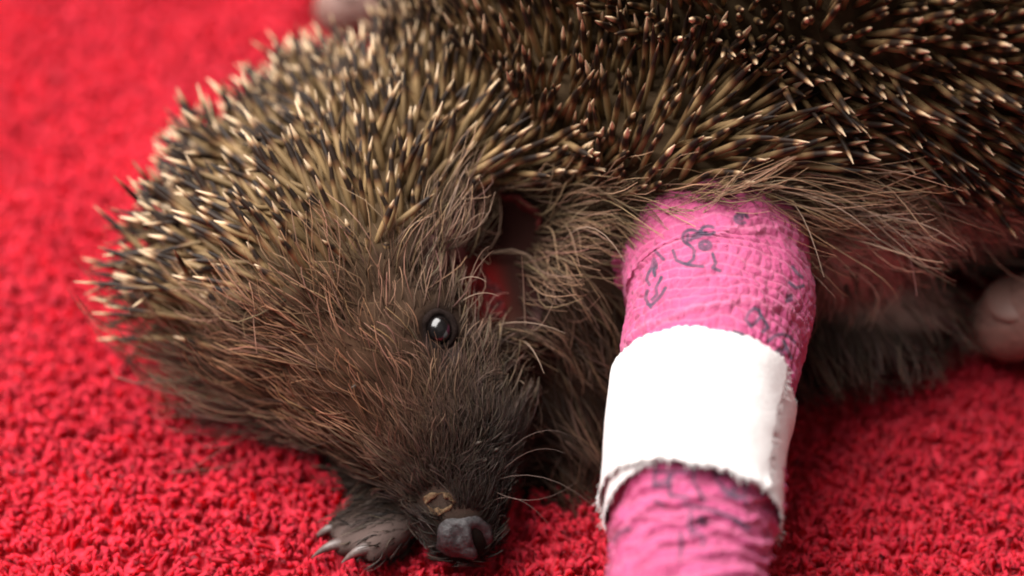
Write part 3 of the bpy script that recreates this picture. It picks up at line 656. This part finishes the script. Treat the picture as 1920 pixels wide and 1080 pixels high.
def lpos(py):   # length along the leg whose camera-facing point shows at this photo row
    ls = np.linspace(0, lt[-1], 600); q = proj(leg_pt(ls, np.zeros(600), np.zeros(600))); return float(np.interp(py, q[:, 1], ls))
lT0, lT1 = lpos(634), lpos(884)
LEND = lt[-1]
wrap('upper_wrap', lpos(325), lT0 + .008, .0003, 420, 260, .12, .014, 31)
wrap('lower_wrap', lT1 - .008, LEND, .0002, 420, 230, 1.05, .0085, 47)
v, f = ico(5); sw = at(1195, 480, .021) + v * np.array([.0115, .010, .0095])
sw = sw + v * (vnoise(sw, 420, 6) * .0007 + vnoise(sw, 1300, 7) * .0003)[:, None]; swc = np.array([.40, .05, .14]) * (1 + .3 * vnoise(sw, 500, 3)[:, None])
o = link('shoulder_wrap', raw('shoulder_wrap', sw, f, {'Col': swc}), M_BAND, band); o.matrix_parent_inverse = BANDM
# closed tip of the wrap, out of frame
v, f = ico(4); tip = LQ[-1] + v * LR[-1] * np.array([1.0, 1.0, 1.0]); tip += (tanv[-1] * .001)
tip_c = np.tile([.47, .066, .175], (len(tip), 1)) * (1 + .25 * vnoise(tip, 600, 3)[:, None]); tip = tip + norm(tip - LQ[-1]) * (vnoise(tip, 420, 4) * .0006)[:, None]
o = link('end_wrap', raw('end_wrap', tip, f, {'Col': tip_c}), M_BAND, band); o.matrix_parent_inverse = BANDM

# ------------------------------------------------------------------ white tape round the bandage
def tape_mat(nt, b, N, L):
    n = noise(N, 1600, 3, .6, L, objco(N)); r = ramp(N, [(.3, (.52, .49, .48)), (.7, (.60, .58, .57))]); L.new(n.outputs[0], r.inputs[0]); L.new(r.outputs[0], b.inputs['Base Color'])
    setp(b, Roughness=.8, Sheen_Weight=.1); b.inputs['Specular IOR Level'].default_value = .2; bump(N, L, b, n.outputs[0], .35, .0003)
M_TAPE = mat('white_cloth_tape', tape_mat)
tape = empty('tape', tuple(leg_ax[4] * np.array([1, 1, 0]) + np.array([0, .001, 0]))); TAPM = Matrix.Translation(tape.location).inverted()
tag(tape, 'white cloth tape with frayed edge wound round the middle of the bandage', 'tape')
def tape_layer(name, th0, th1, off, top, bot, seed, nt=260, nl=90, fray_end=False):
    th = np.linspace(th0, th1, nt); u = np.linspace(0, 1, nl); U, TH = np.meshgrid(u, th, indexing='ij')
    jag = .00022 * vnoise(np.c_[th * .4, th * 0, th * 0], 60, seed) + .00016 * vnoise(np.c_[th, th * 0, th * 0], 45, seed + 1)
    Lg = (top(TH) + jag) * (1 - U) + (bot(TH) + 1.5 * np.roll(jag, 40)) * U
    if fray_end:
        e = .018 * vnoise(np.c_[u * .05, u * 0, u * 0], 420, seed + 2) + .03 * vnoise(np.c_[u * .05, u * 0, u * 0], 90, seed + 3); TH = TH + e[:, None] * np.clip((TH - (th1 - .15)) / .15, 0, 1)
    q = leg_pt(Lg, TH, np.zeros(Lg.shape)).reshape(-1, 3)
    o_ = off + (vnoise(q, 140, seed + 4) * .0003 + vnoise(q, 400, seed + 5) * .00008).reshape(Lg.shape) + .0007 * np.clip((U - .86) / .14, 0, 1) ** 2 * (.5 + vnoise(q, 150, seed + 6).reshape(Lg.shape))
    P = leg_pt(Lg, TH, o_).reshape(-1, 3); ob = link(name, raw(name, P, grid_faces(nl, nt, False)), M_TAPE, tape); ob.matrix_parent_inverse = TAPM
    s = ob.modifiers.new('t', 'SOLIDIFY'); s.thickness = .00028; s.offset = 0
    return P.reshape(nl, nt, 3)
l_len = lT1 - lT0
topA = lambda th: lT0 + .0004 + .0016 * np.clip(np.abs(th) - .5, 0, 3) * (th > 0) - .0004 * th
botA = lambda th: lT1 - .0002 + .0010 * np.sin(th * 1.3 + .5)
topB = lambda th: lT0 + .0018 + .0006 * np.sin(th * 2)
botB = lambda th: lT1 - .0012 + .0030 * np.clip((np.abs(th + .05) - .35) / .6, 0, 1) + .0005 * np.sin(th * 3 + 1)
TB = tape_layer('under_layer', -math.pi, math.pi + .05, .0013, topB, botB, 61)
TA_ = tape_layer('top_layer', -math.pi * .9, .74, .0020, topA, botA, 71, fray_end=True)
# frayed threads along the cut edges
fv, ff = [], []
segs = []
for row, n_, dirr in ((TB[-1], 190, 1), (TB[0], 60, -1), (TA_[-1], 190, 1), (TA_[:, -1], 130, 0)):
    ii = rng.integers(2, len(row) - 2, n_)
    for i in ii:
        p = row[i]; along = norm(row[i + 1] - row[i - 1]); k = np.argmin(((LQ - p) ** 2).sum(1)); out = norm(p - LQ[k])
        d = tanv[k] * dirr if dirr else norm(np.cross(tanv[k], out)) * np.sign(np.cross(tanv[k], out) @ sd[k])
        d = norm(d + along * rng.normal(0, .35) + out * rng.uniform(-.05, .5)); Ln = rng.uniform(.0004, .0016)
        t = np.linspace(0, 1, 4)[:, None]; segs.append(p - d * .0002 + d * Ln * t + norm(rng.normal(size=3)) * Ln * .25 * t * t)
segs = np.array(segs); V, F = tubes(segs, np.outer(np.full(len(segs), .00006), [1, 1, .9, .6]), 3)
o = link('frayed_threads', raw('frayed_threads', V, F), M_TAPE, tape); o.matrix_parent_inverse = TAPM; o['kind'] = 'stuff'

# ------------------------------------------------------------------ the holder's hands
def hand_mesh():
    bl = []
    bl += chain([((-.07, 0, .0), .026), ((0, 0, 0), .024)], .4)
    for y in (-.03, -.012, .008, .026): bl += chain([((.0, y * .6, 0), .014), ((.085, y, .002), .0115)], .35)
    F_ = [(-.031, .052, .0072), (-.011, .066, .0080), (.010, .074, .0084), (.031, .068, .0084)]
    for y, L_, r in F_:
        bl += chain([((.085, y, .002), r * 1.22), ((.085 + L_ * .5, y * 1.03, .004), r * 1.05), ((.085 + L_ * .78, y * 1.03, .001), r * .98), ((.085 + L_, y * 1.03, -.004), r * .82)], .3)
    bl += chain([((.01, .015, -.004), .014), ((.045, .045, -.006), .0115), ((.080, .052, -.006), .0098), ((.103, .048, -.007), .0080)], .3)
    return blob('palm_and_fingers', bl, .0013, 5), F_
hm, FD = hand_mesh()
def place_hand(label, tipw, rot, flip, pitch=0):
    h = empty('hand', tuple(tipw)); tag(h, label, 'hand', 'hands of the person holding the hedgehog')
    o = link('palm_and_fingers', hm, M_HAND, h)
    tip = Vector((.085 + FD[3][1] + FD[3][2] * .8, FD[3][0] * 1.03, -.004))      # index fingertip at the origin
    Mx = Matrix.Rotation(pitch, 4, 'Y') @ Matrix.Rotation(rot, 4, 'Z') @ Matrix.Diagonal((1, flip, 1, 1)) @ Matrix.Translation(-tip)
    o.matrix_local = Mx
    for y, L_, r in FD:
        v, f = ico(3); P = v * np.array([.0050, r * .62, .0009]); P[:, 2] -= (P[:, 1] / r) ** 2 * .0022
        P = P + np.array([.085 + L_ - .002, y * 1.03, -.0040 + r * .84]); n_ = link('nail', raw('nail', P, f), M_NAIL, h); n_.matrix_local = Mx
    return h
t1 = at(1820, 612, .033); place_hand('blurred pinkish fingertip under the belly at the right edge', (t1[0], t1[1], t1[2]), math.radians(166), 1, math.radians(-24))
t2 = at(588, 22, .088); place_hand('blurred brown finger behind the quills at the top edge', (t2[0], t2[1], t2[2]), math.radians(186), 1)
